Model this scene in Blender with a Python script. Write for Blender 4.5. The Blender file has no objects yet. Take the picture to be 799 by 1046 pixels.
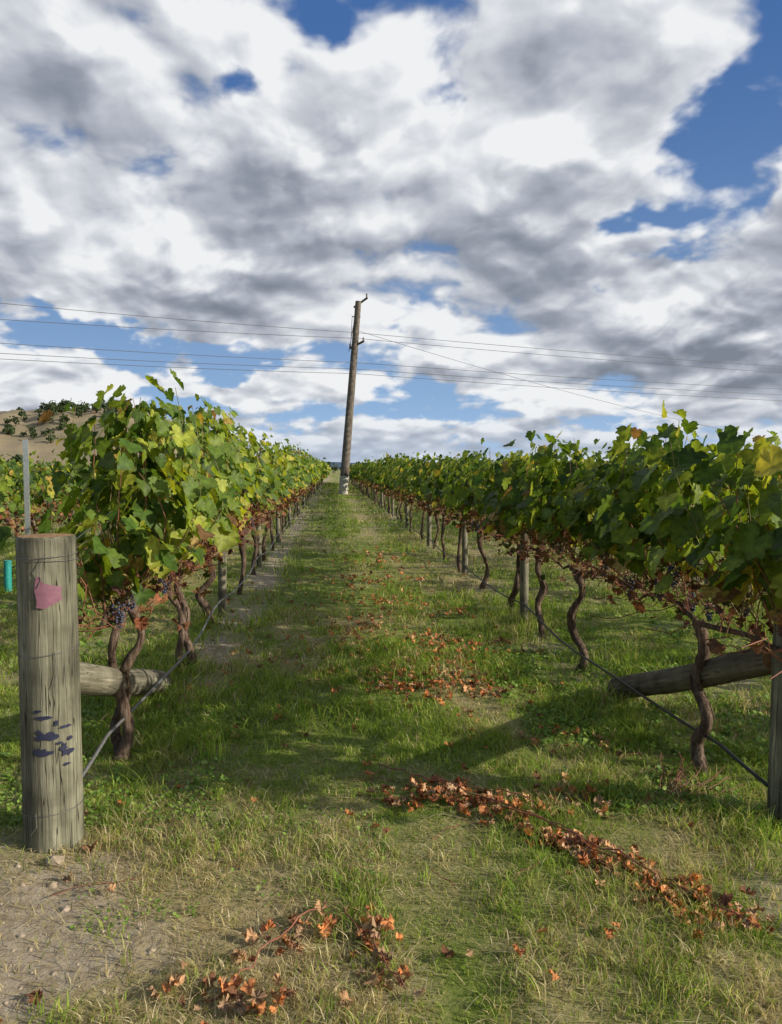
import bpy, math, numpy as np
from mathutils import Vector
rng = np.random.default_rng(7)
R = lambda a,b,n=None: rng.uniform(a,b,n)

# ---------------------------------------------------------------- helpers
_tab = np.random.default_rng(3).random((256,256))
def vnoise(x,y):
    x=np.asarray(x,float); y=np.asarray(y,float)
    xi=np.floor(x).astype(int); yi=np.floor(y).astype(int)
    fx=x-xi; fy=y-yi; fx=fx*fx*(3-2*fx); fy=fy*fy*(3-2*fy)
    a=_tab[xi%256,yi%256]; b=_tab[(xi+1)%256,yi%256]
    c=_tab[xi%256,(yi+1)%256]; d=_tab[(xi+1)%256,(yi+1)%256]
    return (a*(1-fx)+b*fx)*(1-fy)+(c*(1-fx)+d*fx)*fy
def fbm(x,y,o=4):
    s=0;amp=.5;t=0
    for i in range(o):
        s=s+amp*vnoise(x*2**i+17.3*i,y*2**i+9.1*i); t+=amp; amp*=.5
    return s/t
def sm(a,b,x):
    t=np.clip((x-a)/(b-a),0,1); return t*t*(3-2*t)
def norm(v):
    return v/np.maximum(np.linalg.norm(v,axis=-1,keepdims=True),1e-9)

class Acc:
    def __init__(s): s.v=[];s.f=[];s.c=[];s.n=0
    def add(s,v,faces,mat=0,col=(1,1,1)):
        v=np.asarray(v,float).reshape(-1,3)
        col=np.broadcast_to(np.asarray(col,float),(len(v),3))
        for f in faces:
            f=np.asarray(f,int)
            if len(f): s.f.append((f+s.n,mat))
        s.v.append(v);s.c.append(col);s.n+=len(v)
    def build(s,name,mats,parent=None,smooth=True,loc=None,rot=None):
        V=np.concatenate(s.v);C=np.concatenate(s.c)
        me=bpy.data.meshes.new(name)
        me.vertices.add(len(V)); me.vertices.foreach_set('co',V.astype(np.float32).ravel())
        loops=np.concatenate([f.ravel() for f,m in s.f])
        tot=np.concatenate([np.full(len(f),f.shape[1]) for f,m in s.f])
        mi=np.concatenate([np.full(len(f),m) for f,m in s.f])
        st=np.concatenate([[0],np.cumsum(tot)[:-1]])
        me.loops.add(len(loops)); me.loops.foreach_set('vertex_index',loops.astype(np.int32))
        me.polygons.add(len(tot)); me.polygons.foreach_set('loop_start',st.astype(np.int32))
        me.polygons.foreach_set('loop_total',tot.astype(np.int32))
        me.polygons.foreach_set('material_index',mi.astype(np.int32))
        me.polygons.foreach_set('use_smooth',np.full(len(tot),smooth))
        at=me.color_attributes.new('Col','FLOAT_COLOR','POINT')
        at.data.foreach_set('color',np.c_[C,np.ones(len(C))].astype(np.float32).ravel())
        for m in mats: me.materials.append(m)
        me.update(calc_edges=True); me.validate()
        ob=bpy.data.objects.new(name,me); bpy.context.scene.collection.objects.link(ob)
        if parent: ob.parent=parent
        if loc is not None: ob.location=loc
        if rot is not None:
            ob.rotation_mode='QUATERNION'; ob.rotation_quaternion=rot
        return ob

def tube(acc,P,rad,n=6,mat=0,col=(1,1,1),rough=0.0,cap=True,capmat=None):
    P=np.asarray(P,float);K=len(P);rad=np.broadcast_to(np.asarray(rad,float),(K,))
    T=norm(np.gradient(P,axis=0))
    ref=np.array([1.,0,0]) if abs(T[0][0])<.8 else np.array([0,1.,0])
    A=norm(np.cross(T,ref));B=np.cross(T,A)
    an=np.linspace(0,2*np.pi,n,endpoint=False)
    rr=rad[:,None]*(1+rough*rng.normal(0,1,(K,n)))
    V=P[:,None]+rr[...,None]*(np.cos(an)[None,:,None]*A[:,None]+np.sin(an)[None,:,None]*B[:,None])
    i=np.arange(K-1)[:,None]*n;j=np.arange(n)[None];j2=(j+1)%n
    q=np.stack([i+j,i+j2,i+n+j2,i+n+j],-1).reshape(-1,4)
    acc.add(V,[q],mat,col)
    if cap:
        cm=mat if capmat is None else capmat
        for e in (0,K-1):
            ring=V[e]; c=P[e][None]
            acc.add(np.r_[ring,c],[np.stack([np.arange(n),(np.arange(n)+1)%n,np.full(n,n)],-1)],cm,col)

def wander(p0,p1,k,amp,seed=None):
    t=np.linspace(0,1,k)[:,None]
    P=np.asarray(p0)*(1-t)+np.asarray(p1)*t
    off=np.cumsum(rng.normal(0,1,(k,3)),0); off-=off[0]+(off[-1]-off[0])*t
    return P+off*amp/np.sqrt(k)

# ---------------------------------------------------------------- materials
def newmat(name):
    m=bpy.data.materials.new(name);m.use_nodes=True;nt=m.node_tree
    for n in list(nt.nodes): nt.nodes.remove(n)
    out=nt.nodes.new('ShaderNodeOutputMaterial')
    return m,nt,out
def L(nt,a,b): nt.links.new(a,b)
def leafy(name,trans=.35,rough=.5,spec=.3,nscale=60,var=.35,tmul=(1.5,1.5,.8)):
    m,nt,out=newmat(name)
    at=nt.nodes.new('ShaderNodeAttribute');at.attribute_name='Col'
    geo=nt.nodes.new('ShaderNodeNewGeometry')
    no=nt.nodes.new('ShaderNodeTexNoise');no.inputs['Scale'].default_value=nscale;no.inputs['Detail'].default_value=1
    L(nt,geo.outputs['Position'],no.inputs['Vector'])
    mr=nt.nodes.new('ShaderNodeMapRange');mr.inputs[1].default_value=.3;mr.inputs[2].default_value=.7
    mr.inputs[3].default_value=1-var;mr.inputs[4].default_value=1+var
    L(nt,no.outputs[0],mr.inputs[0])
    mu=nt.nodes.new('ShaderNodeVectorMath');mu.operation='SCALE'
    L(nt,at.outputs['Color'],mu.inputs[0]);L(nt,mr.outputs[0],mu.inputs['Scale'])
    p=nt.nodes.new('ShaderNodeBsdfPrincipled');p.inputs['Roughness'].default_value=rough
    p.inputs['Specular IOR Level'].default_value=spec
    L(nt,mu.outputs[0],p.inputs['Base Color'])
    t=nt.nodes.new('ShaderNodeBsdfTranslucent')
    mc=nt.nodes.new('ShaderNodeVectorMath');mc.operation='MULTIPLY';mc.inputs[1].default_value=tmul
    L(nt,mu.outputs[0],mc.inputs[0]);L(nt,mc.outputs[0],t.inputs['Color'])
    mx=nt.nodes.new('ShaderNodeMixShader');mx.inputs[0].default_value=trans
    L(nt,p.outputs[0],mx.inputs[1]);L(nt,t.outputs[0],mx.inputs[2]);L(nt,mx.outputs[0],out.inputs[0])
    return m
def ramp(nt,stops):
    r=nt.nodes.new('ShaderNodeValToRGB');e=r.color_ramp.elements
    e[0].position=stops[0][0];e[0].color=(*stops[0][1],1)
    e[1].position=stops[-1][0];e[1].color=(*stops[-1][1],1)
    for p,c in stops[1:-1]:
        x=e.new(p);x.color=(*c,1)
    return r
def wood(name,stops,scale=(28,28,2.2),bump=.5,rough=.85,crack=True,cs=(40,40,1.2)):
    m,nt,out=newmat(name)
    tc=nt.nodes.new('ShaderNodeTexCoord')
    mp=nt.nodes.new('ShaderNodeMapping');mp.inputs['Scale'].default_value=scale
    L(nt,tc.outputs['Object'],mp.inputs[0])
    no=nt.nodes.new('ShaderNodeTexNoise');no.inputs['Scale'].default_value=1;no.inputs['Detail'].default_value=8;no.inputs['Roughness'].default_value=.65
    L(nt,mp.outputs[0],no.inputs['Vector'])
    r=ramp(nt,stops);L(nt,no.outputs[0],r.inputs[0])
    n2=nt.nodes.new('ShaderNodeTexNoise');n2.inputs['Scale'].default_value=6;n2.inputs['Detail'].default_value=5
    L(nt,tc.outputs['Object'],n2.inputs['Vector'])
    mr=nt.nodes.new('ShaderNodeMapRange');mr.inputs[1].default_value=.3;mr.inputs[2].default_value=.7;mr.inputs[3].default_value=.5;mr.inputs[4].default_value=1.35
    L(nt,n2.outputs[0],mr.inputs[0])
    mu=nt.nodes.new('ShaderNodeVectorMath');mu.operation='SCALE'
    L(nt,r.outputs[0],mu.inputs[0]);L(nt,mr.outputs[0],mu.inputs['Scale'])
    p=nt.nodes.new('ShaderNodeBsdfPrincipled');p.inputs['Roughness'].default_value=rough;p.inputs['Specular IOR Level'].default_value=.2
    hsrc=no.outputs[0];colout=mu.outputs[0]
    if crack:
        m2=nt.nodes.new('ShaderNodeMapping');m2.inputs['Scale'].default_value=cs
        L(nt,tc.outputs['Object'],m2.inputs[0])
        n3=nt.nodes.new('ShaderNodeTexNoise');n3.inputs['Scale'].default_value=1;n3.inputs['Detail'].default_value=2
        L(nt,m2.outputs[0],n3.inputs['Vector'])
        ck=ramp(nt,[(.488,(1,1,1)),(.5,(.22,.22,.22)),(.512,(1,1,1))]);L(nt,n3.outputs[0],ck.inputs[0])
        cm=nt.nodes.new('ShaderNodeVectorMath');cm.operation='MULTIPLY'
        L(nt,colout,cm.inputs[0]);L(nt,ck.outputs[0],cm.inputs[1]);colout=cm.outputs[0]
        ad=nt.nodes.new('ShaderNodeMath');ad.operation='ADD'
        L(nt,hsrc,ad.inputs[0]);L(nt,ck.outputs[0],ad.inputs[1]);hsrc=ad.outputs[0]
    b=nt.nodes.new('ShaderNodeBump');b.inputs['Strength'].default_value=bump;b.inputs['Distance'].default_value=.012
    L(nt,hsrc,b.inputs['Height']);L(nt,b.outputs[0],p.inputs['Normal'])
    L(nt,colout,p.inputs['Base Color']);L(nt,p.outputs[0],out.inputs[0])
    return m
def plain(name,col,rough=.6,metal=0,nz=.2,ns=40):
    m,nt,out=newmat(name)
    tc=nt.nodes.new('ShaderNodeTexCoord')
    no=nt.nodes.new('ShaderNodeTexNoise');no.inputs['Scale'].default_value=ns;no.inputs['Detail'].default_value=4
    L(nt,tc.outputs['Object'],no.inputs['Vector'])
    r=ramp(nt,[(.3,tuple(c*(1-nz) for c in col)),(.7,tuple(min(1,c*(1+nz)) for c in col))])
    L(nt,no.outputs[0],r.inputs[0])
    p=nt.nodes.new('ShaderNodeBsdfPrincipled');p.inputs['Roughness'].default_value=rough;p.inputs['Metallic'].default_value=metal
    L(nt,r.outputs[0],p.inputs['Base Color']);L(nt,p.outputs[0],out.inputs[0])
    return m

M_leaf=leafy('vine_leaf',.40,.5,.25,35,.28,(1.85,1.65,.55))
M_grass=leafy('grass_blade',.42,.6,.2,14,.2,(1.35,1.35,.85))
M_dead=leafy('dead_leaf',.15,.7,.15,60,.3)
M_weed=leafy('weed_leaf',.3,.5,.3,50,.25)
M_tree=leafy('tree_leaf',.2,.7,.1,.1,.2)
M_bark=wood('vine_bark',[(.3,(.03,.02,.014)),(.5,(.12,.08,.058)),(.7,(.25,.19,.145))],(70,70,7),1.0,.95,False)
M_cane=plain('vine_cane',(.22,.08,.045),.6,0,.35,20)
M_petiole=plain('green_shoot',(.16,.13,.04),.6,0,.3,20)
M_grape=plain('grape_skin',(.05,.055,.09),.55,0,.6,90)
M_post=wood('weathered_post_wood',[(.28,(.055,.052,.036)),(.5,(.165,.16,.115)),(.72,(.30,.29,.215))],(26,26,1.6),.8)
M_posttop=plain('cut_post_end',(.27,.15,.06),.9,0,.45,45)
M_log=wood('brace_wood',[(.28,(.06,.048,.038)),(.5,(.14,.12,.09)),(.72,(.24,.21,.165))],(26,26,1.6),.7)
M_ipost=wood('trellis_post_wood',[(.28,(.08,.075,.055)),(.5,(.18,.165,.12)),(.72,(.30,.28,.21))],(40,40,2),.6)
M_wire=plain('galvanised_wire',(.16,.155,.15),.6,.4,.3)
M_hose=plain('irrigation_hose_rubber',(.02,.02,.02),.5)
M_hoseg=plain('irrigation_hose_highlit',(.12,.12,.12),.5)  # black hose turned grey: its light highlights are put into the colour
M_steel=plain('galvanised_steel',(.5,.52,.54),.45,.5,.15)
M_teal=plain('teal_plastic',(.02,.28,.26),.5)
M_tag=plain('tag_plastic',(.22,.095,.135),.7,0,.15,60)
M_ink=plain('marker_paint',(.015,.018,.05),.8,0,.3,90)
M_pole=wood('pole_wood',[(.3,(.08,.065,.055)),(.5,(.15,.125,.105)),(.7,(.23,.20,.17))],(6,6,.5),.4,.9,False)
M_polew=plain('pole_white_paint',(.50,.48,.42),.7,0,.2,6)
M_cable=plain('cable',(.10,.10,.11),.6)
M_ceram=plain('insulator',(.15,.12,.11),.3)

# ---------------------------------------------------------------- ground
LROW,RROW=-1.13,1.86
def height(x,y):
    n=(fbm(x*1.3+3,y*1.3+8,3)-.5)*.07+(fbm(x*7,y*7,2)-.5)*.022
    return n*sm(60,20,np.abs(y))
def dirt(x,y):
    n=fbm(x*2.2+40,y*2.2+11,4)-.5
    n2=fbm(x*.9+4,y*.9+1,3)-.5
    d=sm(-.55,-.95,x+n*1.1)*sm(3.15,2.65,y+n*1.0)
    d=np.maximum(d,sm(1.15,1.65,x+n*1.2)*sm(2.9,2.3,y+n*.8)*.85)
    s=np.exp(-((x-(-.95))/.26)**2)*sm(4.6,6,y)*.95
    d=np.maximum(d,np.clip(s*(1+n*2.5),0,1))
    s=np.exp(-((x-1.86)/.28)**2)*.35*sm(3,5,y)
    d=np.maximum(d,np.clip(s+n*1.2*(s>.1),0,1))
    d=np.maximum(d,sm(.14,.28,n2+n*.5)*.40)
    return np.clip(d,0,1)
def dry(x,y):
    n=fbm(x*1.1+90,y*.7+30,4);n3=fbm(x*5+9,y*5+3,3)-.5
    wt=np.exp(-((x-.98-.05*np.sin(y*.7))/.20)**2)+.8*np.exp(-((x+.42-.05*np.sin(y*.6+1))/.18)**2)
    c=.14+(n-.5)*2.4+n3*1.2+.34*wt*sm(3.2,5,y)+.24*sm(3.2,2.3,y)+.25*np.exp(-((x+.55)/.3)**2-((y-2.7)/.7)**2)
    return np.clip(c,0,1)
def axis(fine0,fine1,step,lo,hi,g=1.18):
    a=list(np.arange(fine0,fine1,step)); s=step;x=a[-1]
    while x<hi: s*=g;x+=s;a.append(x)
    s=step;x=a[0];b=[]
    while x>lo: s*=g;x-=s;b.append(x)
    return np.array(b[::-1]+a)
xs=axis(-2.5,3,.04,-3500,3500,1.14);ys=axis(1.2,9,.05,-800,4500,1.12)
X,Y=np.meshgrid(xs,ys);Z=height(X,Y)
nx=len(xs);ny=len(ys)
i=np.arange(ny-1)[:,None]*nx;j=np.arange(nx-1)[None]
q=np.stack([i+j,i+j+1,i+nx+j+1,i+nx+j],-1).reshape(-1,4)
D=dirt(X,Y).ravel();DR=dry(X,Y).ravel()
g=Acc();g.add(np.stack([X,Y,Z],-1),[q],0,np.c_[D,DR,np.zeros_like(D)])
m,nt,out=newmat('vineyard_soil')
at=nt.nodes.new('ShaderNodeAttribute');at.attribute_name='Col'
sp=nt.nodes.new('ShaderNodeSeparateColor');L(nt,at.outputs['Color'],sp.inputs[0])
geo=nt.nodes.new('ShaderNodeNewGeometry')
def nz(scale,det=6,ro=.6):
    n=nt.nodes.new('ShaderNodeTexNoise');n.inputs['Scale'].default_value=scale;n.inputs['Detail'].default_value=det;n.inputs['Roughness'].default_value=ro
    L(nt,geo.outputs['Position'],n.inputs['Vector']);return n.outputs[0]
r1=ramp(nt,[(.3,(.22,.17,.115)),(.5,(.42,.345,.25)),(.72,(.58,.50,.39))]);L(nt,nz(22,7,.75),r1.inputs[0])
r2=ramp(nt,[(.3,(.10,.14,.028)),(.5,(.20,.245,.055)),(.7,(.33,.34,.11))]);L(nt,nz(30,4,.7),r2.inputs[0])
r3=ramp(nt,[(.3,(.26,.205,.10)),(.7,(.54,.45,.26))]);L(nt,nz(45,4,.7),r3.inputs[0])
mxa=nt.nodes.new('ShaderNodeMix');mxa.data_type='RGBA';L(nt,sp.outputs[1],mxa.inputs[0]);L(nt,r2.outputs[0],mxa.inputs[6]);L(nt,r3.outputs[0],mxa.inputs[7])
mxb=nt.nodes.new('ShaderNodeMix');mxb.data_type='RGBA';L(nt,sp.outputs[0],mxb.inputs[0]);L(nt,mxa.outputs[2],mxb.inputs[6]);L(nt,r1.outputs[0],mxb.inputs[7])
p=nt.nodes.new('ShaderNodeBsdfPrincipled');p.inputs['Roughness'].default_value=1;p.inputs['Specular IOR Level'].default_value=.1
L(nt,mxb.outputs[2],p.inputs['Base Color'])
b=nt.nodes.new('ShaderNodeBump');b.inputs['Strength'].default_value=.8;b.inputs['Distance'].default_value=.03
L(nt,nz(28,8,.75),b.inputs['Height']);L(nt,b.outputs[0],p.inputs['Normal']);L(nt,p.outputs[0],out.inputs[0])
g.build('ground',[m])

# ---------------------------------------------------------------- grass
ga=Acc()
GREENS=np.array([[.18,.29,.035],[.25,.38,.05],[.32,.45,.07],[.43,.50,.10]])
STRAWS=np.array([[.62,.51,.28],[.74,.64,.41],[.48,.38,.20],[.50,.46,.19]])
def grass(x0,x1,y0,y1,dens,hm,wm,acc=ga,straw=False):
    n=int((x1-x0)*(y1-y0)*dens)
    x=R(x0,x1,n);y=R(y0,y1,n)
    cl=fbm(x*9,y*9,2)
    if straw: keep=rng.random(n)<(.10+.85*dry(x,y))*(1-.55*dirt(x,y))
    else: keep=(rng.random(n)<(1-dirt(x,y)*.93))&(rng.random(n)<.3+1.3*sm(.3,.6,cl))
    x=x[keep];y=y[keep];n=len(x);z=height(x,y)
    dr=dry(x,y); tuft=fbm(x*2.5+7,y*2.5,3)
    h=hm*(.35+.9*rng.random(n)**1.5)*(.45+1.2*sm(.35,.7,tuft))*(1-.3*dr)
    for rx in (LROW,RROW): h*=1+.7*np.exp(-((x-rx-.1)/.35)**2)
    w=wm*R(.6,1.3,n)
    az=R(0,2*np.pi,n); la=R(0,2*np.pi,n); lean=h*R(.2,1.3,n)
    up=np.zeros((n,3));up[:,2]=h
    if straw:
        lean=hm*R(.5,1.6,n);up[:,2]=R(.004,.02,n);az=la+np.pi/2
        flat=np.zeros(n,bool)
    else:
        flat=rng.random(n)<.3*dr+.05
        up[flat,2]*=.25
    sd=np.stack([np.cos(az),np.sin(az),0*az],-1)*w[:,None]
    ld=np.stack([np.cos(la),np.sin(la),0*la],-1)*lean[:,None]
    B=np.stack([x,y,z-.004+(.012 if straw else 0)],-1)
    V=np.stack([B-sd*.5,B+sd*.5,B+up*.6+ld*.35+sd*.4,B+up*.6+ld*.35-sd*.4,B+up*(.6 if straw else .95)+ld],1)
    k=np.arange(n)[:,None]*5
    isd=rng.random(n)<np.clip(dr*.8+.03,0,.9)
    if straw: isd[:]=True
    c=GREENS[rng.integers(0,4,n)]*(1-.35*rng.random((n,1)))
    s=STRAWS[rng.integers(0,4,n)]*R(.7,1.1,(n,1))
    C=np.where((isd|flat)[:,None],s,c)
    C=np.repeat(C[:,None],5,1)
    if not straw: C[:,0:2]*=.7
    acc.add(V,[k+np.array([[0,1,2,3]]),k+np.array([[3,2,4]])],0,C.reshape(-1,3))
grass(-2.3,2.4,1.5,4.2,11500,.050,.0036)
grass(-2.3,2.4,1.5,5.5,2300,.075,.0030,straw=True)
grass(-4.2,4.6,4.2,8,2900,.07,.006)
grass(-3,4,5.5,12,400,.12,.006,straw=True)
grass(-7,9,8,18,600,.07,.011)
grass(-9,12,18,40,100,.085,.028)
grass(-6,9,40,80,30,.11,.06)
def tuft(cx,cy,n,h,w,spread,green=True):
    for _ in range(n):
        a=R(0,6.28);r=R(0,spread);x=cx+r*math.cos(a);y=cy+r*math.sin(a);z=float(height(x,y))
        hh=h*R(.5,1.1);l=hh*R(.2,.9);la=R(0,6.28)
        t=np.linspace(0,1,5)
        P=np.stack([x+l*t**2*math.cos(la),y+l*t**2*math.sin(la),z+hh*(t-.3*t**2)],-1)
        sdv=np.array([math.cos(la+1.57),math.sin(la+1.57),0])*w
        wv=(1-t**2*.95)[:,None]*sdv
        V=np.concatenate([P-wv,P+wv]);q=[[i,i+5,i+6,i+1] for i in range(4)]
        ga.add(V,[q],0,(GREENS[rng.integers(0,4)] if green or rng.random()<.3 else STRAWS[rng.integers(0,4)]))
tuft(-.62,3.85,30,.28,.0022,.12);tuft(-.95,3.5,40,.16,.0024,.2);tuft(-.35,4.0,40,.14,.0024,.3)
tuft(1.65,3.2,60,.12,.0024,.3,False);tuft(1.5,4.4,50,.14,.0024,.4);tuft(-.9,2.95,50,.09,.0024,.2,False)
for _ in range(280):
    tuft(R(-.9,1.8),R(1.8,7),16,R(.045,.10),.0022,.07,rng.random()<.7)
ga.build('grass',[M_grass],smooth=False)

# ---------------------------------------------------------------- leaves
half=[(.05,.03),(.17,.17),(.30,.17),(.44,.13),(.50,.02),(.61,-.08),(.53,-.17),(.47,-.25),(.58,-.36),(.56,-.50),(.44,-.54),(.36,-.60),(.31,-.74),(.18,-.84)]
outl=np.array([(0,-.03)]+half+[(0,-1.0)]+[(-a,b) for a,b in half[::-1]])
SHP_N=np.r_[[(0,-.34)],outl]
oc=np.array([(.1,.1),(.5,.1),(.55,-.4),(.25,-.75),(0,-.95),(-.25,-.75),(-.55,-.4),(-.5,.1),(-.1,.1)])
SHP_F=np.r_[[(0,-.34)],oc]
def leaves(acc,pos,nrm,scale,col,mat=0,near=True,cup=.25,crumple=0,tipj=.6,cenlight=1.15):
    S=SHP_N if near else SHP_F
    n=len(pos);k=len(S)
    nrm=norm(nrm);gv=np.stack([rng.normal(0,tipj,n),rng.normal(0,tipj,n),-np.ones(n)],-1)
    d=norm(gv-(gv*nrm).sum(-1,keepdims=True)*nrm);sd=np.cross(nrm,d)
    lx=S[:,0][None]*R(.88,1.2,(n,1));ly=np.repeat(-S[:,1][None],n,0)
    cf=rng.normal(cup,.22,(n,1))
    lz=cf*np.abs(lx)-rng.normal(.15,.18,(n,1))*(ly-.3)**2+(crumple+.03)*rng.normal(0,1,(n,k))
    lx=lx+(crumple*.6+.015)*rng.normal(0,1,(n,k));ly=ly+.015*rng.normal(0,1,(n,k))
    s=np.broadcast_to(scale,(n,))[:,None,None]
    V=pos[:,None]+s*(lx[...,None]*sd[:,None]+ly[...,None]*d[:,None]+lz[...,None]*nrm[:,None])
    m=k-1
    T=np.stack([np.zeros(m,int),1+np.arange(m),1+(np.arange(m)+1)%m],-1)
    F=(np.arange(n)[:,None,None]*k+T[None]).reshape(-1,3)
    C=np.repeat(np.asarray(col)[:,None],k,1).copy()
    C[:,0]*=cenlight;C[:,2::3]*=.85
    acc.add(V,[F],mat,C.reshape(-1,3))
G=np.array([[.038,.08,.013],[.07,.13,.019],[.115,.18,.024],[.18,.245,.030],[.30,.34,.045]])
Yw=np.array([[.46,.40,.07],[.36,.25,.06],[.22,.12,.05],[.40,.37,.06]])
def leafcol(n,t,yel=.05,bright=0.0):
    c=G[np.clip((rng.normal(1.9+bright,1.15,n)).astype(int),0,4)]*R(.75,1.15,(n,1))
    pr=yel+.45*np.clip(.24-t,0,1)/.24
    y=Yw[rng.integers(0,4,n)]*R(.7,1.1,(n,1))
    return np.where((rng.random(n)<pr)[:,None],y,c)
def canopy(acc,x0,y0,y1,shpm,nodes,zlo,ztop,scale,near,mat=0,side=.30,bright=0,yel=.05,shootmat=None,strg=.06,amp=.5,hump=None):
    ns=max(2,int((y1-y0)*shpm))
    ys_=R(y0,y1,ns)
    top=ztop+(fbm(ys_*.9+x0*5,ys_*0+x0,3)-.5)*amp+rng.normal(0,.05,ns)
    if hump is not None: top+=hump(ys_)
    strag=rng.random(ns)<strg; top[strag]+=R(.04,.12,strag.sum())
    bx=rng.normal(0,side*.6,ns);by=rng.normal(0,.12,ns)
    curv=rng.normal(0,.10,ns)
    n=ns*nodes
    s=np.repeat(np.arange(ns),nodes)
    t=np.clip(np.tile(np.linspace(.0,1,nodes),ns)+R(-.03,.03,n),0,1)
    zz=zlo+(top[s]-zlo)*t
    taper=1-.25*t**4
    px=x0+bx[s]*np.sin(t*2.2)+curv[s]*t*t
    py=ys_[s]+by[s]*t
    oa=R(0,2*np.pi,n);orr=R(.02,.19,n)*taper*scale/.11
    ox=np.cos(oa)*orr*1.3;oy=np.sin(oa)*orr
    pos=np.stack([px+ox,py+oy,zz+R(-.06,.05,n)],-1)
    sx=np.sign(pos[:,0]-x0+rng.normal(0,.08,n))
    nrm=np.stack([sx*R(.4,1.1,n),rng.normal(0,.5,n)-.15,R(.1,.95,n)],-1)
    sc=scale*R(.45,1.2,n)*(1-.35*t**4)
    keep=rng.random(n)<np.clip(.22+3.0*t,0,1)
    patch=fbm(pos[:,1]*2.2+x0*3,pos[:,2]*2.2,2)
    keep&=(patch>.33)|(rng.random(n)<.35)
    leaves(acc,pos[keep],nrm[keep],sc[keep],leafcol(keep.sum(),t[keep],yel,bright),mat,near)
    if shootmat is not None:
        for i_ in range(ns):
            tt=np.linspace(0,.94,7)
            P=np.stack([x0+bx[i_]*np.sin(tt*2.2)+curv[i_]*tt*tt,ys_[i_]+by[i_]*tt,zlo-.12+(top[i_]-zlo+.12)*tt],-1)
            tube(acc,P,np.linspace(.0045,.0016,7),4,shootmat[0] if rng.random()<.4 else shootmat[1],cap=False)
def brownzone(acc,x0,y0,y1,n,z0,z1,scale,near,mat=1):
    pos=np.stack([x0+rng.normal(0,.14,n),R(y0,y1,n),z0+(z1-z0)*rng.random(n)**.7],-1)
    nr=rng.normal(0,1,(n,3))
    c=np.array([[.27,.10,.05],[.19,.075,.045],[.30,.16,.08],[.12,.06,.045],[.25,.12,.06],[.09,.12,.03],[.24,.19,.06]])[rng.integers(0,7,n)]*R(.6,1.1,(n,1))
    leaves(acc,pos,nr,scale*R(.4,.9,n),c,mat,near,.5,.1)

ph=(1+5**.5)/2
ICO=norm(np.array([(-1,ph,0),(1,ph,0),(-1,-ph,0),(1,-ph,0),(0,-1,ph),(0,1,ph),(0,-1,-ph),(0,1,-ph),(ph,0,-1),(ph,0,1),(-ph,0,-1),(-ph,0,1)],float))
ICF=np.array([(0,11,5),(0,5,1),(0,1,7),(0,7,10),(0,10,11),(1,5,9),(5,11,4),(11,10,2),(10,7,6),(7,1,8),(3,9,4),(3,4,2),(3,2,6),(3,6,8),(3,8,9),(4,9,5),(2,4,11),(6,2,10),(8,6,7),(9,8,1)])
def grapes(acc,c,mat,n=45,r=.0075,ln=.12):
    t=rng.random(n)**.8;a=R(0,6.28,n);rad=(.036*(1-t)**.7+.006)*rng.random(n)**.4
    P=np.stack([c[0]+rad*np.cos(a),c[1]+rad*np.sin(a),c[2]-t*ln],-1)
    V=P[:,None]+ICO[None]*(r*R(.8,1.1,(n,1,1)))
    F=(np.arange(n)[:,None,None]*12+ICF[None]).reshape(-1,3)
    acc.add(V,[F],mat)

VM=[M_leaf,M_dead,M_bark,M_cane,M_petiole,M_grape]
def trunk(a,base,head,r,lod,amp=.05):
    K=34 if lod==0 else 12
    t=np.linspace(0,1,K)
    kx=np.interp(t,np.linspace(0,1,6),np.r_[0,rng.normal(0,amp,4),0]);ky=np.interp(t,np.linspace(0,1,6),np.r_[0,rng.normal(0,amp*1.3,4),0])
    ker=np.ones(5)/5
    kx=np.convolve(np.pad(kx,2,'edge'),ker,'valid');ky=np.convolve(np.pad(ky,2,'edge'),ker,'valid')
    P=np.asarray(base)*(1-t[:,None])+np.asarray(head)*t[:,None]
    P[:,0]+=kx;P[:,1]+=ky
    rad=r*(1.15-.3*t)*(1+.13*np.interp(t,np.linspace(0,1,9),rng.normal(0,1,9)))+r*.5*np.exp(-t*14)
    rad[-4:]*=1.35
    tube(a,P,rad,12 if lod==0 else 6,2,rough=.09)
    if lod==0:
        for _ in range(16):
            i0=rng.integers(0,K-8);l=rng.integers(4,8);an=R(0,6.28)
            Q=P[i0:i0+l]+np.array([math.cos(an),math.sin(an),0])*(rad[i0:i0+l,None]*R(.95,1.15))
            tube(a,Q,r*.13,4,2,rough=.3)
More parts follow.
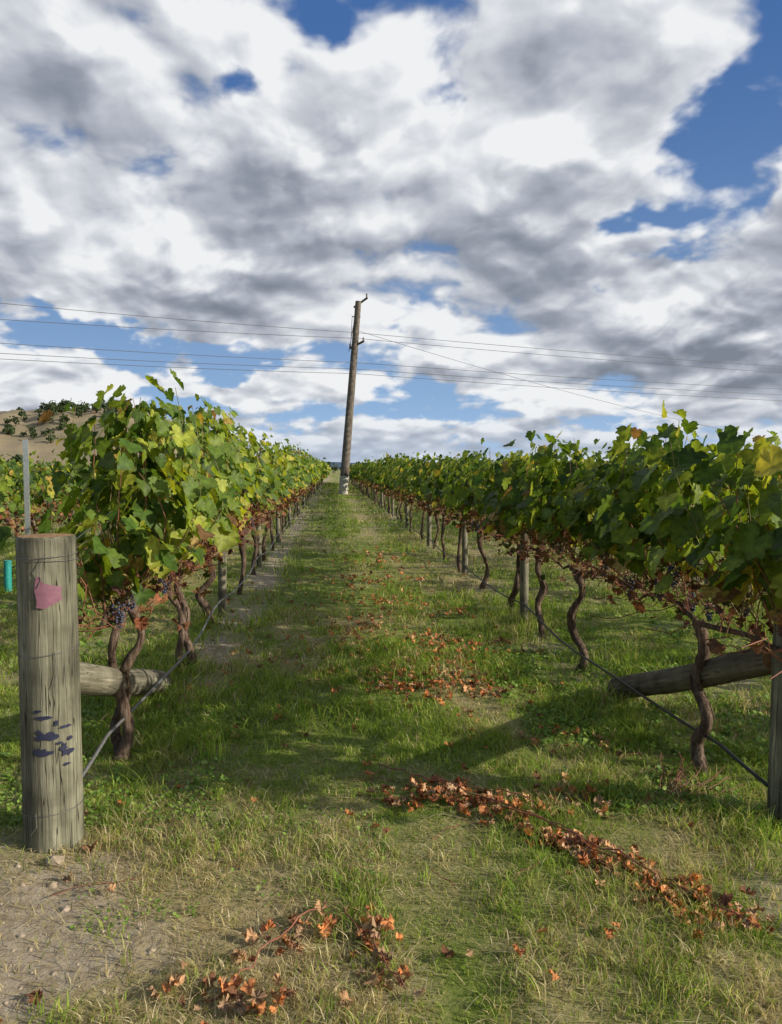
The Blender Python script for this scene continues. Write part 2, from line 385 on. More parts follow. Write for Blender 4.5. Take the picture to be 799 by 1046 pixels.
def vine(x0,y0,ya,yb,ztop,zc=.78,lod=0,bright=0,leanx=0,leany=0,r=.030,double=False,amp=.5,hump=None,shp=15,zlo=.94):
    a=Acc()
    zg=float(height(x0,y0))
    for k in range(2 if double else 1):
        hx=x0+rng.normal(0,.03);hy=y0+leany+rng.normal(0,.04)+(k*.1)
        bx=x0+leanx+k*.03;by=y0+k*.03
        trunk(a,(bx,by,zg-.03),(hx,hy,zc),r*(.85 if double else 1),lod)
    for e in (ya,yb):
        K=12
        mid=np.array([x0+rng.normal(0,.02),(hy+e)/2,zc+R(.03,.15)])
        t=np.linspace(0,1,K)[:,None]
        P=(1-t)**2*np.array([hx,hy,zc-.02])+2*t*(1-t)*mid+t*t*np.array([x0,e,zc-.02+R(-.04,.03)])
        P=P+rng.normal(0,.005,P.shape)
        tube(a,P,np.linspace(r*.6,.008,K),6,2 if lod<2 else 3,rough=.1)
    Ln=yb-ya
    if lod==0:
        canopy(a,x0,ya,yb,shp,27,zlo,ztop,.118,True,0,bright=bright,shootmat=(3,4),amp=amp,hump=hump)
        for _ in range(int(48*Ln)):
            yy=R(ya,yb);P=wander((x0+rng.normal(0,.06),yy,.76),(x0+rng.normal(0,.18),yy+rng.normal(0,.2),R(.66,1.2)),6,.06)
            tube(a,P,.0027,4,3,cap=False)
        brownzone(a,x0,ya,yb,int(70*Ln),.70,1.04,.07,True)
        for _ in range(int(3.5*Ln)):
            grapes(a,(x0+rng.normal(0,.08),R(ya,yb),R(.86,1.02)),5)
    else:
        canopy(a,x0,ya,yb,12,21,zlo-.02,ztop,.125,False,0,bright=bright,shootmat=(3,4),amp=amp,hump=hump)
        brownzone(a,x0,ya,yb,int(85*Ln),.70,1.04,.08,False)
        for _ in range(int(26*Ln)):
            yy=R(ya,yb);P=wander((x0+rng.normal(0,.06),yy,.76),(x0+rng.normal(0,.18),yy+rng.normal(0,.2),R(.66,1.15)),5,.06)
            tube(a,P,.004,3,3,cap=False)
        for _ in range(int(3*Ln)):
            grapes(a,(x0+rng.normal(0,.09),R(ya,yb),R(.80,.98)),5,24,.011)
    return a.build('grapevine',VM)

humpL=lambda y:.14*np.exp(-((y-4.45)/.45)**2)-.50*sm(4.25,3.4,y)
ly=[3.83,5.5,7.2,8.9,10.6,12.3]
ends=[3.48]+[(a+b)/2 for a,b in zip(ly,ly[1:])]+[13.2]
for k,y in enumerate(ly):
    vine(LROW+(.05 if k==0 else 0),y,ends[k],ends[k+1],(1.80,1.84,1.9,1.92,1.92,1.92)[k],lod=0 if k<3 else 1,bright=.8,leanx=(-.03 if k==0 else rng.normal(0,.03)),leany=.1*(k==0),double=(k<2),amp=.3,hump=humpL,shp=20 if k==0 else 15)
ry=[3.42,5.28,6.4,7.5,9.1,10.6,12.2]
ends=[2.45]+[(a+b)/2 for a,b in zip(ry,ry[1:])]+[13.2]
for k,y in enumerate(ry):
    vine(RROW,y,ends[k],ends[k+1],1.63 if k<2 else 1.66,zc=.74,lod=0 if k<4 else 1,bright=.45,leanx=(-.05 if k<2 else rng.normal(0,.03)),leany=(.12 if k<2 else rng.normal(0,.12)),r=.027,amp=.34,zlo=.95)

def farrow(x0,y0,y1,ztop,dens=1.0):
    a=Acc()
    y=y0
    while y<y1:
        yn=min(y*1.35+3,y1)
        f=max(1.0,(y+abs(x0))/14)
        sc=.12*f**.6
        canopy(a,x0,y,yn,11/f**.55*dens,16,.92,ztop,sc,False,0,bright=.5,strg=.04,amp=.35)
        brownzone(a,x0,y,yn,int(85*(yn-y)/f**.9),.66,1.02,.085*f**.5,False)
        y=yn
    y=y0+.6
    while y<y1:
        K=6
        P=wander((x0+rng.normal(0,.04),y,-.03),(x0,y+rng.normal(0,.1),.85),K,.09)
        tube(a,P,.028,5,2,rough=.15,cap=False)
        if y<35:
            tube(a,wander((x0,y,.8),(x0,y+1.6,.8),5,.05),.012,4,2,cap=False)
        y+=1.65
    a.build('grapevine_row',VM)
farrow(LROW,13.2,85,1.97);farrow(RROW,13.2,85,1.78)
for k,x in enumerate([-4.13,-7.13,-10.13]): farrow(x,3.4+.3*k,75,1.62,.8)
for k,x in enumerate([4.86,7.86,10.86,13.86]): farrow(x,2.2+k,75,1.74,.8)

# ---------------------------------------------------------------- posts
def lathe_post(name,base,r,h,mat,topmat,rough=.02,seg=28,lean=(0,0),round_=.012,top=True):
    a=Acc()
    zz=np.r_[-.15,np.linspace(0,h-round_,14),h-round_*.3,h]
    rr=np.r_[r*1.03,r*np.linspace(1.03,.99,14),r*.975,r*.93]
    an=np.linspace(0,2*np.pi,seg,endpoint=False)
    wob=1+rough*np.sin(an*3+1)+rough*.5*np.sin(an*7)+rough*.35*rng.normal(0,1,seg)
    V=np.stack([rr[:,None]*wob*np.cos(an),rr[:,None]*wob*np.sin(an),np.repeat(zz[:,None],seg,1)],-1)
    V[...,0]+=lean[0]*V[...,2];V[...,1]+=lean[1]*V[...,2]
    n=seg;K=len(zz);i=np.arange(K-1)[:,None]*n;j=np.arange(n)[None];j2=(j+1)%n
    a.add(V,[np.stack([i+j,i+j2,i+n+j2,i+n+j],-1).reshape(-1,4)],0)
    top_=V[-1];c=top_.mean(0,keepdims=True)+[[0,0,.004]]
    inner=c+(top_-c)*.5
    a.add(np.r_[top_,inner,c],[np.stack([np.arange(n),(np.arange(n)+1)%n,n+(np.arange(n)+1)%n,n+np.arange(n)],-1),np.stack([n+np.arange(n),n+(np.arange(n)+1)%n,np.full(n,2*n)],-1)],1)
    return a.build(name,[mat,topmat],loc=base)
lp=lathe_post('trellis_end_post',(-1.128,3.0,0),.109,1.24,M_post,M_posttop,.012)
rp=lathe_post('trellis_end_post',(1.96,2.93,0),.105,1.0,M_post,M_posttop,.012)
def patch(name,poly,mat,r,phi0,off=.003,seg=4):
    a=Acc();poly=np.array(poly);c=poly.mean(0)
    rings=[c+(poly-c)*s for s in (1,.66,.33)]
    P=np.concatenate(rings+[c[None]]);n=len(poly)
    ph=phi0+P[:,0]/r
    V=np.stack([(r+off)*np.cos(ph),(r+off)*np.sin(ph),P[:,1]],-1)
    j=np.arange(n);j2=(j+1)%n
    q=np.concatenate([np.stack([k*n+j,k*n+j2,(k+1)*n+j2,(k+1)*n+j],-1) for k in (0,1)])
    t=np.stack([2*n+j,2*n+j2,np.full(n,3*n)],-1)
    a.add(V,[q,t],0);return a.build(name,[mat],parent=lp)
phi0=math.atan2(-3.0,1.125)
patch('marker_tag',[(-.040,1.075),(-.034,1.094),(-.022,1.090),(-.014,1.068),(.02,1.056),(.050,1.050),(.046,1.02),(.052,1.0),(.022,.985),(-.012,.968),(-.038,.974),(-.036,1.0),(-.043,1.04)],M_tag,.112,phi0,.006)
def blob(u,z,w,h,s=1):
    k=16;an=np.linspace(0,2*np.pi,k,endpoint=False);rr=1+rng.normal(0,.25,k)
    return [(u+w*rr[i]*math.cos(an[i])*(.75+.25*abs(math.cos(an[i]))),z+h*rr[i]*math.sin(an[i])) for i in range(k)]
for u,z,w,h in [(-.025,.545,.03,.008),(-.02,.475,.045,.018),(.055,.50,.022,.006),(-.035,.412,.036,.017),(.062,.395,.026,.012),(.07,.45,.012,.009),(.055,.35,.014,.006),(-.05,.57,.014,.006),(.03,.44,.012,.005),(.02,.52,.007,.012),(.045,.415,.010,.018)]:
    patch('paint_mark',blob(u,z,w,h),M_ink,.1115,phi0,.0035)
def ring(parent,z,r,tilt=0.0,rad=.0014):
    a=Acc();an=np.linspace(0,2*np.pi,33)
    P=np.stack([r*np.cos(an),r*np.sin(an),z+tilt*np.sin(an+1)],-1);tube(a,P,rad,5,0,cap=False)
    a.build('wire_wrap',[M_wire],parent=parent)
for z,t in [(1.165,.006),(1.15,-.004),(.79,.012),(.16,.004)]: ring(lp,z,.1145,t)
for z,t in [(.93,.006),(.7,.012),(.16,.004)]: ring(rp,z,.111,t)
a=Acc()
def onpost(u,z,off=.007): return (( .110+off)*math.cos(phi0+u/.110),(.110+off)*math.sin(phi0+u/.110),z)
tube(a,[onpost(-.01,1.17),onpost(-.025,1.12,.012),onpost(-.02,1.08,.009),onpost(-.03,1.05,.012)],.0016,5)
tube(a,[onpost(.02,.80),onpost(.025,.72,.012),onpost(.01,.66,.01)],.0016,5)
tube(a,[onpost(-.06,.17),onpost(-.055,.12,.014),onpost(-.075,.09,.016)],.0016,5)
a.build('wire_tail',[M_wire],parent=lp)

def log(name,p0,p1,r0,r1,mat):
    p0=Vector(p0);p1=Vector(p1);d=p1-p0;Ln=d.length
    a=Acc();K=14;t=np.linspace(0,1,K)
    P=np.stack([.008*np.sin(t*5),.006*np.sin(t*7+1),t*Ln],-1)
    tube(a,P,r0+(r1-r0)*t,20,0,rough=.012,capmat=1)
    return a.build(name,[mat,M_posttop],loc=p0,rot=d.to_track_quat('Z','Y'))
log('brace_log',(LROW-.05,5.05,.05),(LROW-.03,3.12,.64),.08,.072,M_ipost)
log('brace_log',(RROW+.02,4.70,.04),(RROW+.08,3.05,.67),.072,.066,M_log)

def ipost(x,y,h=1.75,r=.042): lathe_post('trellis_post',(x,y,0),r,h,M_ipost,M_posttop,.03,12,(rng.normal(0,.01),rng.normal(0,.015)),.006)
for y in [7.05,10.3,14.2,18.5,23,28,33,39,45,52,60,70]: ipost(RROW,y,1.5)
for y in [7.6,11.4,15.3,19.5,24,29,34,40,47,55,65]: ipost(LROW,y,1.7)
for x in (-4.13,-7.13,4.86,7.86):
    for y in ([3.2,9.2,15,21,28,36,45] if x>0 else [7,14.5,21,28,36,45]): ipost(x,y,1.4)

a=Acc()
prof=[(-.03,-.02),(.03,-.02),(.03,-.012),(-.022,-.012),(-.022,.02),(-.03,.02)]
n=len(prof);V=[(x,y,z) for z in (-.1,1.85) for x,y in prof]
a.add(V,[[(i,(i+1)%n,n+(i+1)%n,n+i) for i in range(n)]],0);a.add([(x,y,1.85) for x,y in prof],[[(0,1,2,3)],[(0,3,4,5)]],0)
for z in (.8,1.2,1.6): a.add([(-.034,-.022,z),(.034,-.022,z),(.034,-.022,z+.02),(-.034,-.022,z+.02)],[[(0,1,2,3)]],0)
a.build('steel_trellis_stake',[M_steel],smooth=False,loc=(-3.58,9.0,0))
for xx,yy in ((-4.0,9.4),(-3.95,8.0)):
    a=Acc();tube(a,[(0,0,0),(0,0,.2),(.003,0,.38)],.045,12,0);a.build('vine_guard',[M_teal],loc=(xx,yy,0))

def along(name,x,ya,yb,z,r,mat,sag=.03,pts=None,n=6):
    yy=np.arange(ya,yb,.4);P=np.stack([x+.02*np.sin(yy*1.7+x),yy,z-sag*np.abs(np.sin((yy-ya)*.9))+.01*np.sin(yy*3)],-1)
    if pts is not None: P=np.r_[np.array(pts),P]
    a=Acc();tube(a,P,r,n,0,cap=False);return a.build(name,[mat])
along('irrigation_hose',LROW+.06,3.6,70,.23,.0085,M_hoseg,.05,[(LROW+.02,3.12,.13),(LROW+.05,3.35,.20)])
along('irrigation_hose',RROW-.05,3.3,70,.20,.009,M_hose,.05,[(RROW+.03,3.02,.12),(RROW-.02,3.15,.17)])
for x in (-4.13,4.86): along('irrigation_hose',x,3,50,.25,.009,M_hose)
for x,px,py,top in ((LROW,-1.128,3.0,1.65),(RROW,1.96,2.93,1.45)):
    for z,z0 in ((.76,.72),(1.1,.9),(1.45,.93),(1.7,.95)):
        if x<0: z0+=.2
        along('trellis_wire',x,7,75,min(z,top),.0014,M_wire,.004,[(px,py+.1,z0),(x,py+1.2,z0+(z-z0)*.35)],4)

# ---------------------------------------------------------------- fallen dead leaves / prunings
da=Acc()
def pile(cx,cy,n,sx,sy,ang=0,sc=.034,hz=.022):
    n=int(n*1.4);sx*=1.3;sy*=1.3
    u=rng.normal(0,1,n)*sx;v=rng.normal(0,1,n)*sy
    x=cx+u*math.cos(ang)-v*math.sin(ang);y=cy+u*math.sin(ang)+v*math.cos(ang)
    pos=np.stack([x,y,height(x,y)+.014+R(0,hz,n)],-1)
    nr=np.stack([rng.normal(.3,.5,n),rng.normal(-.1,.5,n),np.ones(n)],-1)
    c=np.array([[.64,.26,.10],[.54,.20,.08],[.42,.16,.07],[.66,.38,.20],[.26,.12,.065],[.54,.34,.20]])[rng.integers(0,6,n)]*R(.65,1.1,(n,1))
    leaves(da,pos,nr,sc*R(.4,1.25,n),c,0,True,.5,.16,1.2)
def strip(pts,per,wid,sc=.034):
    for (x0,y0),(x1,y1) in zip(pts,pts[1:]):
        ln=math.hypot(x1-x0,y1-y0)
        k=max(1,int(ln/.07))
        for i in range(k):
            if rng.random()<.12: continue
            t=(i+.5)/k;pile(x0+(x1-x0)*t+rng.normal(0,.03),y0+(y1-y0)*t+rng.normal(0,.03),int(per*R(.2,1.4)),.06,wid,math.atan2(y1-y0,x1-x0),sc)
strip([(.28,3.28),(.42,3.2)],13,.05)
strip([(.50,3.3),(.70,3.1),(.90,2.82),(1.08,2.6),(1.30,2.26)],16,.045)
strip([(.95,2.72),(1.2,2.42)],11,.05)
pile(.35,3.22,16,.08,.04);pile(1.06,3.1,18,.09,.05);pile(.82,3.18,12,.12,.03);pile(1.3,3.95,16,.12,.08);pile(1.0,3.35,9,.1,.06)
pile(-.15,2.28,12,.06,.05);pile(-.30,2.09,13,.07,.05);pile(.09,2.3,10,.03,.06);pile(.14,2.2,9,.03,.05);pile(.17,2.08,6,.03,.03);pile(-.22,2.0,8,.05,.03)
pile(.38,5.15,60,.18,.14);pile(.78,5.4,60,.22,.16);pile(.90,4.8,50,.16,.12);pile(.62,5.0,44,.2,.15);pile(.27,6.9,60,.16,.25);pile(.81,6.1,50,.16,.2)
pile(.4,8.4,60,.3,.3);pile(1.2,5.9,36,.2,.15);pile(.3,6.0,40,.25,.2);pile(.95,7.7,50,.25,.3);pile(.6,9.9,60,.3,.5,0,.045);pile(.8,12.5,50,.3,.6,0,.05);pile(-.25,5.6,18,.2,.3)
for _ in range(200): pile(R(-1.3,1.8),R(1.9,10),int(R(1,3)),.05,.05,0,.032,.015)
def twig(pts,r=.0035,amp=.03):
    pts=[np.array((x,y,float(height(x,y))+z)) for x,y,z in pts]
    for a_,b_ in zip(pts,pts[1:]):
        tube(da,wander(a_,b_,7,amp),np.linspace(r,r*.8,7),5,1,cap=False)
twig([(.22,3.62,.03),(.45,3.36,.05),(.62,3.15,.06),(.85,2.9,.07),(1.1,2.58,.06),(1.36,2.2,.04)],.0036)
twig([(.45,3.4,.03),(.75,3.2,.06),(1.0,3.1,.04)],.003);twig([(.7,3.1,.03),(.95,2.75,.07),(1.25,2.45,.05)],.003)
twig([(-.36,2.02,.03),(-.2,2.2,.07),(-.05,2.42,.03)],.0035);twig([(.03,2.42,.03),(.12,2.2,.05),(.2,2.02,.02)],.003)
for _ in range(26):
    x,y=1.55+rng.normal(0,.06),3.2+rng.normal(0,.06);a_=R(.2,1.2);l=R(.12,.3)
    twig([(x,y,.01),(x+l*math.cos(a_),y+l*math.sin(a_),R(.03,.12))],.0022,.02)
for _ in range(70):
    x,y=R(-1.2,1.7),R(2,6.5);a_=R(0,6.28);l=R(.08,.3);twig([(x,y,.012),(x+l*math.cos(a_),y+l*math.sin(a_),.02)],.002,.02)
da.build('dead_leaves',[M_dead,M_cane])

# ---------------------------------------------------------------- broadleaf weeds
wa=Acc()
def weeds(x0,x1,y0,y1,n,sc):
    x=R(x0,x1,n);y=R(y0,y1,n)
    k=(fbm(x*3+50,y*3+5,3)+rng.normal(0,.05,n)>.5);x=x[k];y=y[k];n=len(x)
    pos=np.stack([x,y,height(x,y)+R(.005,.035,n)],-1);nr=np.stack([rng.normal(0,.5,n),rng.normal(0,.5,n),np.ones(n)],-1)
    c=np.array([[.14,.25,.04],[.20,.32,.05],[.26,.36,.075]])[rng.integers(0,3,n)]*R(.8,1.1,(n,1))
    leaves(wa,pos,nr,sc*R(.4,1.2,n),c,0,False,.2,.03,1.5)
weeds(-1.6,-.5,3.1,5,4800,.019);weeds(-.9,.2,2.4,3.2,1400,.013);weeds(1.1,2.6,3.0,6,8500,.024);weeds(2,5,3,9,3500,.045);weeds(-4,-1.4,3.5,9,3500,.045)
wa.build('weeds',[M_weed])
sa=Acc()
n=900;x=np.r_[R(-1.7,-.4,600),R(1.1,2.0,300)];y=R(1.8,3.2,n);k=dirt(x,y)>.3;x=x[k];y=y[k];n=len(x)
V=np.stack([x,y,height(x,y)],-1)[:,None]+ICO[None]*(1+rng.normal(0,.18,(n,12,1)))*(rng.exponential(.0028,(n,1,1))+.002)*np.array([1,1,.6])
sa.add(V,[(np.arange(n)[:,None,None]*12+ICF[None]).reshape(-1,3)],0)
V=np.array([-1.06,2.82,.015])+ICO*(1+rng.normal(0,.12,(12,1)))*np.array([.04,.03,.03]);sa.add(V,[ICF],0)
sa.build('soil_clods',[plain('clod',(.38,.30,.22),.95,0,.35,30)],smooth=False)

# ---------------------------------------------------------------- utility pole + lines
PB=np.array([.62,45.0,0.]);PT=np.array([1.58,45.0,11.55])
def pole(name,b,t):
    a=Acc();b=np.array(b,float);t=np.array(t,float);K=12;s=np.linspace(0,1,K)[:,None]
    P=b+(t-b)*s
    tube(a,P[1:],np.linspace(.28,.18,K)[1:],14,0)
    tube(a,[b-[0,0,.2],b+(t-b)*.001,P[1]+(t-b)*.004],[.30,.295,.287],14,1)
    top=t-(t-b)*.008
    tube(a,[top+[-.25,.2,-.22],top+[.55,-.2,.28]],.07,8,0)
    tube(a,[top+[.5,-.2,.28],top+[.5,-.2,.52]],.05,8,2)
    q=b+(t-b)*.775
    tube(a,[q+[-.3,.25,-.15],q+[.55,-.25,.22]],.07,8,0)
    tube(a,[q+[.5,-.25,.22],q+[.5,-.25,.42]],.05,8,2);tube(a,[q+[-.28,.25,-.1],q+[-.28,.25,.12]],.05,8,2)
    q2=b+(t-b)*.92
    tube(a,[q2+[-.32,-.1,0],q2+[.2,-.1,0]],.03,6,0)
    tube(a,[q2+[-.3,-.1,0],q+[-.22,-.1,.5]],.02,6,2)
    return a.build(name,[M_pole,M_polew,M_ceram])
pole('utility_pole',PB,PT)
LP=np.array([-48.,24.,0]);RP=np.array([75.,63.,0])
pole('utility_pole',LP,LP+[0.3,0,12]);pole('utility_pole',RP,RP+[-.3,0,12])
wa=Acc()
def span(p,q,sag,r=.014,n=28):
    t=np.linspace(0,1,n)[:,None];P=np.array(p)*(1-t)+np.array(q)*t;P[:,2]-=(4*sag*t*(1-t))[:,0]
    tube(wa,P,r,5,0,cap=False)
for zc,zl,zr,dy in ((9.7,10.6,9.4,0),(9.4,9.1,8.9,.5),(7.9,8.4,7.9,-.3),(7.55,7.8,7.5,.3),(7.3,7.6,6.9,.8)):
    span((-48,24+dy,zl),(1.4,45+dy*.4,zc),.55);span((1.4,45+dy*.4,zc),(75,63+dy,zr),.5)
span((1.6,45,9.8),(40,62,3.8),.5,.012)
span((1.5,45,11.3),(1.0,45.2,8.6),0,.02,4)
wa.build('power_line',[M_cable])

# ---------------------------------------------------------------- hills and distant trees
ha=Acc()
azs=np.radians(np.linspace(-75,-1,170));ds=np.linspace(500,1700,46)
AZ,DS=np.meshgrid(azs,ds)
deg=np.degrees(AZ)
def hillh(deg,DS):
    prof=70*sm(-2,-17,deg)*(.8+.4*fbm(deg*.16+5,deg*0+2,3))+3
    return prof*sm(500,950,DS)*(1-.3*sm(1100,1700,DS))+(fbm(DS/90,deg*.5,4)-.5)*16*sm(500,700,DS)*sm(-5,-14,deg)
hz=hillh(deg,DS)
V=np.stack([np.sin(AZ)*DS,np.cos(AZ)*DS,hz-1],-1)
nx=len(azs);i=np.arange(len(ds)-1)[:,None]*nx;j=np.arange(nx-1)[None]
ha.add(V,[np.stack([i+j,i+j+1,i+nx+j+1,i+nx+j],-1).reshape(-1,4)],0)
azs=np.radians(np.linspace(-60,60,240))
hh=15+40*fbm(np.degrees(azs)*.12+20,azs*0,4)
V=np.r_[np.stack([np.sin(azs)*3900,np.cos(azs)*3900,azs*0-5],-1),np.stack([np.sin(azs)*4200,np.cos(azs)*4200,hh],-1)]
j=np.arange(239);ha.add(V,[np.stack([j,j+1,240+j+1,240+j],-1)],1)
m,nt,out=newmat('dry_hill_grass');geo=nt.nodes.new('ShaderNodeNewGeometry')
r1=ramp(nt,[(.35,(.12,.12,.06)),(.5,(.24,.19,.11)),(.7,(.32,.25,.15))]);L(nt,nz(.012,6,.65),r1.inputs[0])
p=nt.nodes.new('ShaderNodeBsdfPrincipled');p.inputs['Roughness'].default_value=1;L(nt,r1.outputs[0],p.inputs['Base Color']);L(nt,p.outputs[0],out.inputs[0])
ha.build('hills',[m,plain('far_hills',(.16,.22,.30),1,0,.1,.002)])  # distance haze is put into the bluish colour of the far hills
ta=Acc()
def tree(x,y,z,s,n=70):
    tube(ta,[(x,y,z-1),(x+.1*s,y,z+.5*s),(x,y,z+.9*s)],[.07*s,.05*s,.02*s],5,1,cap=False)
    P=rng.normal(0,1,(n,3));P=norm(P)*rng.random((n,1))**.4
    lob=1+.35*np.sin(P[:,:1]*4+s)+.2*rng.normal(0,1,(n,1))
    pos=np.array([x,y,z+.75*s])+P*lob*np.array([.55,.55,.45])*s
    c=np.array([[.04,.06,.03],[.055,.08,.035],[.07,.095,.04]])[rng.integers(0,3,n)]
    leaves(ta,pos,P+rng.normal(0,.4,(n,3)),.28*s*R(.6,1.2,n),c,0,False,.2,.1,1)
for c_ in ((-22.5,800,10),(-20.3,780,16),(-18.8,840,20),(-17.4,860,18),(-15.5,800,12),(-26,850,16),(-30,850,14)):
    for _ in range(c_[2]):
        dg=c_[0]+rng.normal(0,.8);az=math.radians(dg);d=c_[1]+rng.normal(0,50)
        z=float(hillh(np.array(dg),np.array(d)))-1.5
        tree(math.sin(az)*d,math.cos(az)*d,z,R(5,9),50)
for k in range(90):
    az=math.radians(-24+k*.62+R(-.3,.3));d=R(170,280)
    tree(math.sin(az)*d,math.cos(az)*d,0,R(1.8,3.2) if rng.random()<.85 else R(3.5,5),60)
ta.build('distant_trees',[M_tree,M_bark])

# ---------------------------------------------------------------- cloudy sky backdrop (far shell, 6 km)
_pr=np.random.default_rng(11);_ga=_pr.random((256,256))*2*np.pi;_gx=np.cos(_ga);_gy=np.sin(_ga);_w1=_pr.random((256,256));_w2=_pr.random((256,256))
def perlin(x,y):
    xi=np.floor(x).astype(int);yi=np.floor(y).astype(int);fx=x-xi;fy=y-yi
    u=fx**3*(fx*(fx*6-15)+10);v=fy**3*(fy*(fy*6-15)+10)
    def gd(a,b):
        i=(xi+a)&255;j=(yi+b)&255;return _gx[i,j]*(fx-a)+_gy[i,j]*(fy-b)
    return ((gd(0,0)*(1-u)+gd(1,0)*u)*(1-v)+(gd(0,1)*(1-u)+gd(1,1)*u)*v)*1.4
def pf(x,y,o,ro=.5):
    s=0;a=1;t=0
    for i in range(o):
        s=s+a*perlin(x*2.03**i+31.7*i,y*2.03**i+12.9*i);t+=a;a*=ro
    return s/t
def worley(x,y):
    xi=np.floor(x).astype(int);yi=np.floor(y).astype(int);s=0
    for a in(-1,0,1):
        for b in(-1,0,1):
            i=(xi+a)&255;j=(yi+b)&255
            d=np.hypot(xi+a+_w1[i,j]-x,yi+b+_w2[i,j]-y);s=s+np.exp(-9*d)
    return -np.log(s)/9
def wf(x,y,o,ro=.5):
    s=0;a=1;t=0
    for i in range(o):
        s=s+a*worley(x*2.1**i+7.7*i,y*2.1**i+3.3*i);t+=a;a*=ro
    return s/t
azd=np.r_[np.arange(-80,-34,.5),np.arange(-34,44,.075),np.arange(44,78,.5)]
eld=np.r_[np.arange(-2,34.5,.07),np.arange(34.5,64,.5)]
AZ,EL=np.meshgrid(azd,eld);ar=np.radians(AZ);er=np.radians(EL)
dx=np.sin(ar)*np.cos(er);dy=np.cos(ar)*np.cos(er);dz=np.sin(er)
inv=1/(np.maximum(dz,-.02)+.36)
px,py=dx*inv,dy*inv
wx=pf(px*2.2+5,py*2.2+9,4);wy=pf(px*2.2+55,py*2.2+79,4)
wf1=pf(px*9+5,py*9+9,4);wf2=pf(px*9+35,py*9+19,4)
AW=AZ+wx*6+wf1*3;EW=EL+wy*3+wf2*1.8
def gs(lst):
    s=0
    for a,e,sa,se,w in lst: s=s+w*np.exp(-((AW-a)/sa)**2-((EW-e)/se)**2)
    return s
def dens_at(x,y,o,wo):
    a=x+wx*.07+wf1*.012;b=y+wy*.07+wf2*.012
    return .50+pf(a*2.7+3,b*2.7+1,o,.54)*.62-(wf(a*5.5,b*5.5,wo,.52)-.38)*.48
gaps=gs([(29.0,22.5,4.8,5.2,-.50),(22.5,17.4,3.8,1.4,-.34),(.5,28.9,3.0,2.3,-.34),(-6,26,3.6,1.3,-.30),(8,26,2.4,1.1,-.16),
 (-19.5,9.3,8,1.2,-.36),(-6,8.6,9,1.3,-.38),(7,4.4,12,1.7,-.40),(31,28,3,3,-.35),(-21.4,21.9,3,.8,-.08),(18.4,13.4,1.6,.6,-.2),(-12,5.2,9,1.0,-.30),(25,3.4,8,.8,-.22),(14.5,25.5,3,2,.25),(26,14.5,3,1.2,.2)])
d0=dens_at(px,py,9,4)+.11;dens=d0+gaps
alpha=sm(.27,.45,dens)
dl=dens_at(px,py,4,2);d2=dens_at(px*.955+.020,py*.955,4,2);d3=dens_at(px*.88+.05,py*.88,3,1)
dm=dens_at(px,py,7,4);d4=dens_at(px*.982+.008,py*.982,7,4)
rel=(dl-d2)*1.35+(dl-d3)*.5+(dm-d4)*1.5
fine=(d0-.11-dl)*.9
tone=gs([(-14,19.5,9,3.0,-.16),(7,15.5,11,2.4,-.16),(30,12,8,3.2,-.32),(-21,27.5,6,4,-.12),(22,9,12,1.8,-.06),
 (19,25,6,4,.16),(3.5,21.5,6,2.0,.14),(27,17.2,4,1.5,.22),(-20,6.0,8,1.3,.22),(27,6.0,8,1.2,.18),(-9,24,4,1.5,.16)])
thick=-.34*sm(.40,.74,dens)
br=np.clip(.88+rel+fine+tone+thick,0,1)
xp=[0,.3,.55,.8,1]
cl=np.stack([np.interp(br,xp,c) for c in ([.21,.305,.45,.66,.88],[.235,.335,.482,.685,.893],[.285,.395,.545,.73,.905])],-1)
t=np.clip(EL/35,0,1)[...,None]
blue=np.array([.36,.56,.82])*(1-t)**2.2+np.array([.06,.15,.38])*(1-(1-t)**2.2)
al=(alpha*.98)[...,None];C=blue*(1-al)+cl*al
hzv=(sm(5.0,-1,EL)*.7)[...,None];C=C*(1-hzv)+np.array([.48,.58,.73])*hzv
Rr=6000;V=np.stack([dx*Rr,dy*Rr,dz*Rr],-1)
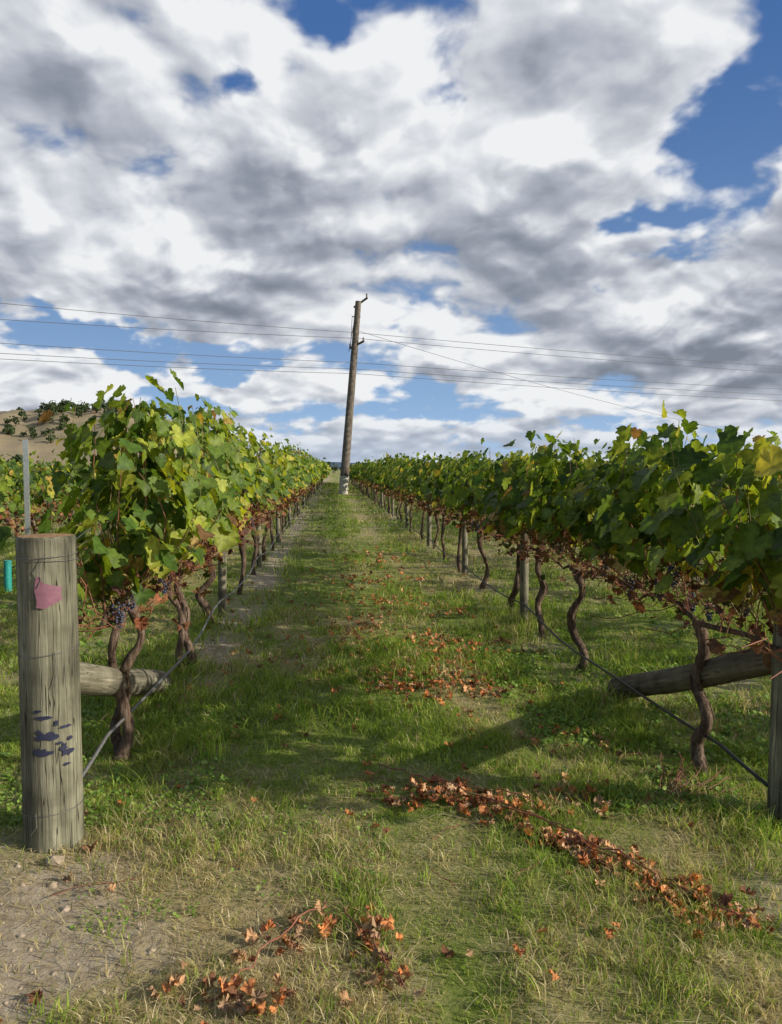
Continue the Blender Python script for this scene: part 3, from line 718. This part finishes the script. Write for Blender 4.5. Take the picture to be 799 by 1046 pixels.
nx=len(azd);ny=len(eld);i=np.arange(ny-1)[:,None]*nx;j=np.arange(nx-1)[None]
q=np.stack([i+j,i+j+1,i+nx+j+1,i+nx+j],-1).reshape(-1,4)
m,nt,out=newmat('cloudy_sky')
a_=nt.nodes.new('ShaderNodeAttribute');a_.attribute_name='Col';e_=nt.nodes.new('ShaderNodeEmission')
L(nt,a_.outputs['Color'],e_.inputs[0]);L(nt,e_.outputs[0],out.inputs[0]);m.cycles.emission_sampling='NONE'
sk=Acc();sk.add(V,[q],0,C.reshape(-1,3));sk.build('sky',[m])

# ---------------------------------------------------------------- sun and world light
S=Vector((2.2,-.82,1.0)).normalized()
elev=math.asin(S.z);rot=math.atan2(S.x,S.y)
sl=bpy.data.lights.new('sun','SUN');sl.energy=5.0;sl.angle=math.radians(.5);sl.color=(1,.92,.76)
so=bpy.data.objects.new('sun',sl);so.rotation_mode='QUATERNION';so.rotation_quaternion=S.to_track_quat('Z','Y')
bpy.context.scene.collection.objects.link(so)
w=bpy.data.worlds.new('World');bpy.context.scene.world=w;w.use_nodes=True;nt=w.node_tree
for n in list(nt.nodes): nt.nodes.remove(n)
sky=nt.nodes.new('ShaderNodeTexSky');sky.sky_type='NISHITA';sky.sun_disc=False;sky.sun_elevation=elev;sky.sun_rotation=rot
bg=nt.nodes.new('ShaderNodeBackground');bg.inputs[1].default_value=.12;L(nt,sky.outputs[0],bg.inputs[0])
wo=nt.nodes.new('ShaderNodeOutputWorld');L(nt,bg.outputs[0],wo.inputs[0])

# ---------------------------------------------------------------- camera
cam=bpy.data.cameras.new('camera');cam.sensor_fit='VERTICAL';cam.sensor_height=36;cam.sensor_width=27.5;cam.lens=26
cam.clip_start=.05;cam.clip_end=12000
co=bpy.data.objects.new('camera',cam);co.location=(0,0,1.5);co.rotation_euler=(math.radians(90-3.3),0,math.radians(-4.5))
bpy.context.scene.collection.objects.link(co);bpy.context.scene.camera=co
vs=bpy.context.scene.view_settings;vs.view_transform='Standard';vs.look='None';vs.exposure=0;vs.gamma=1
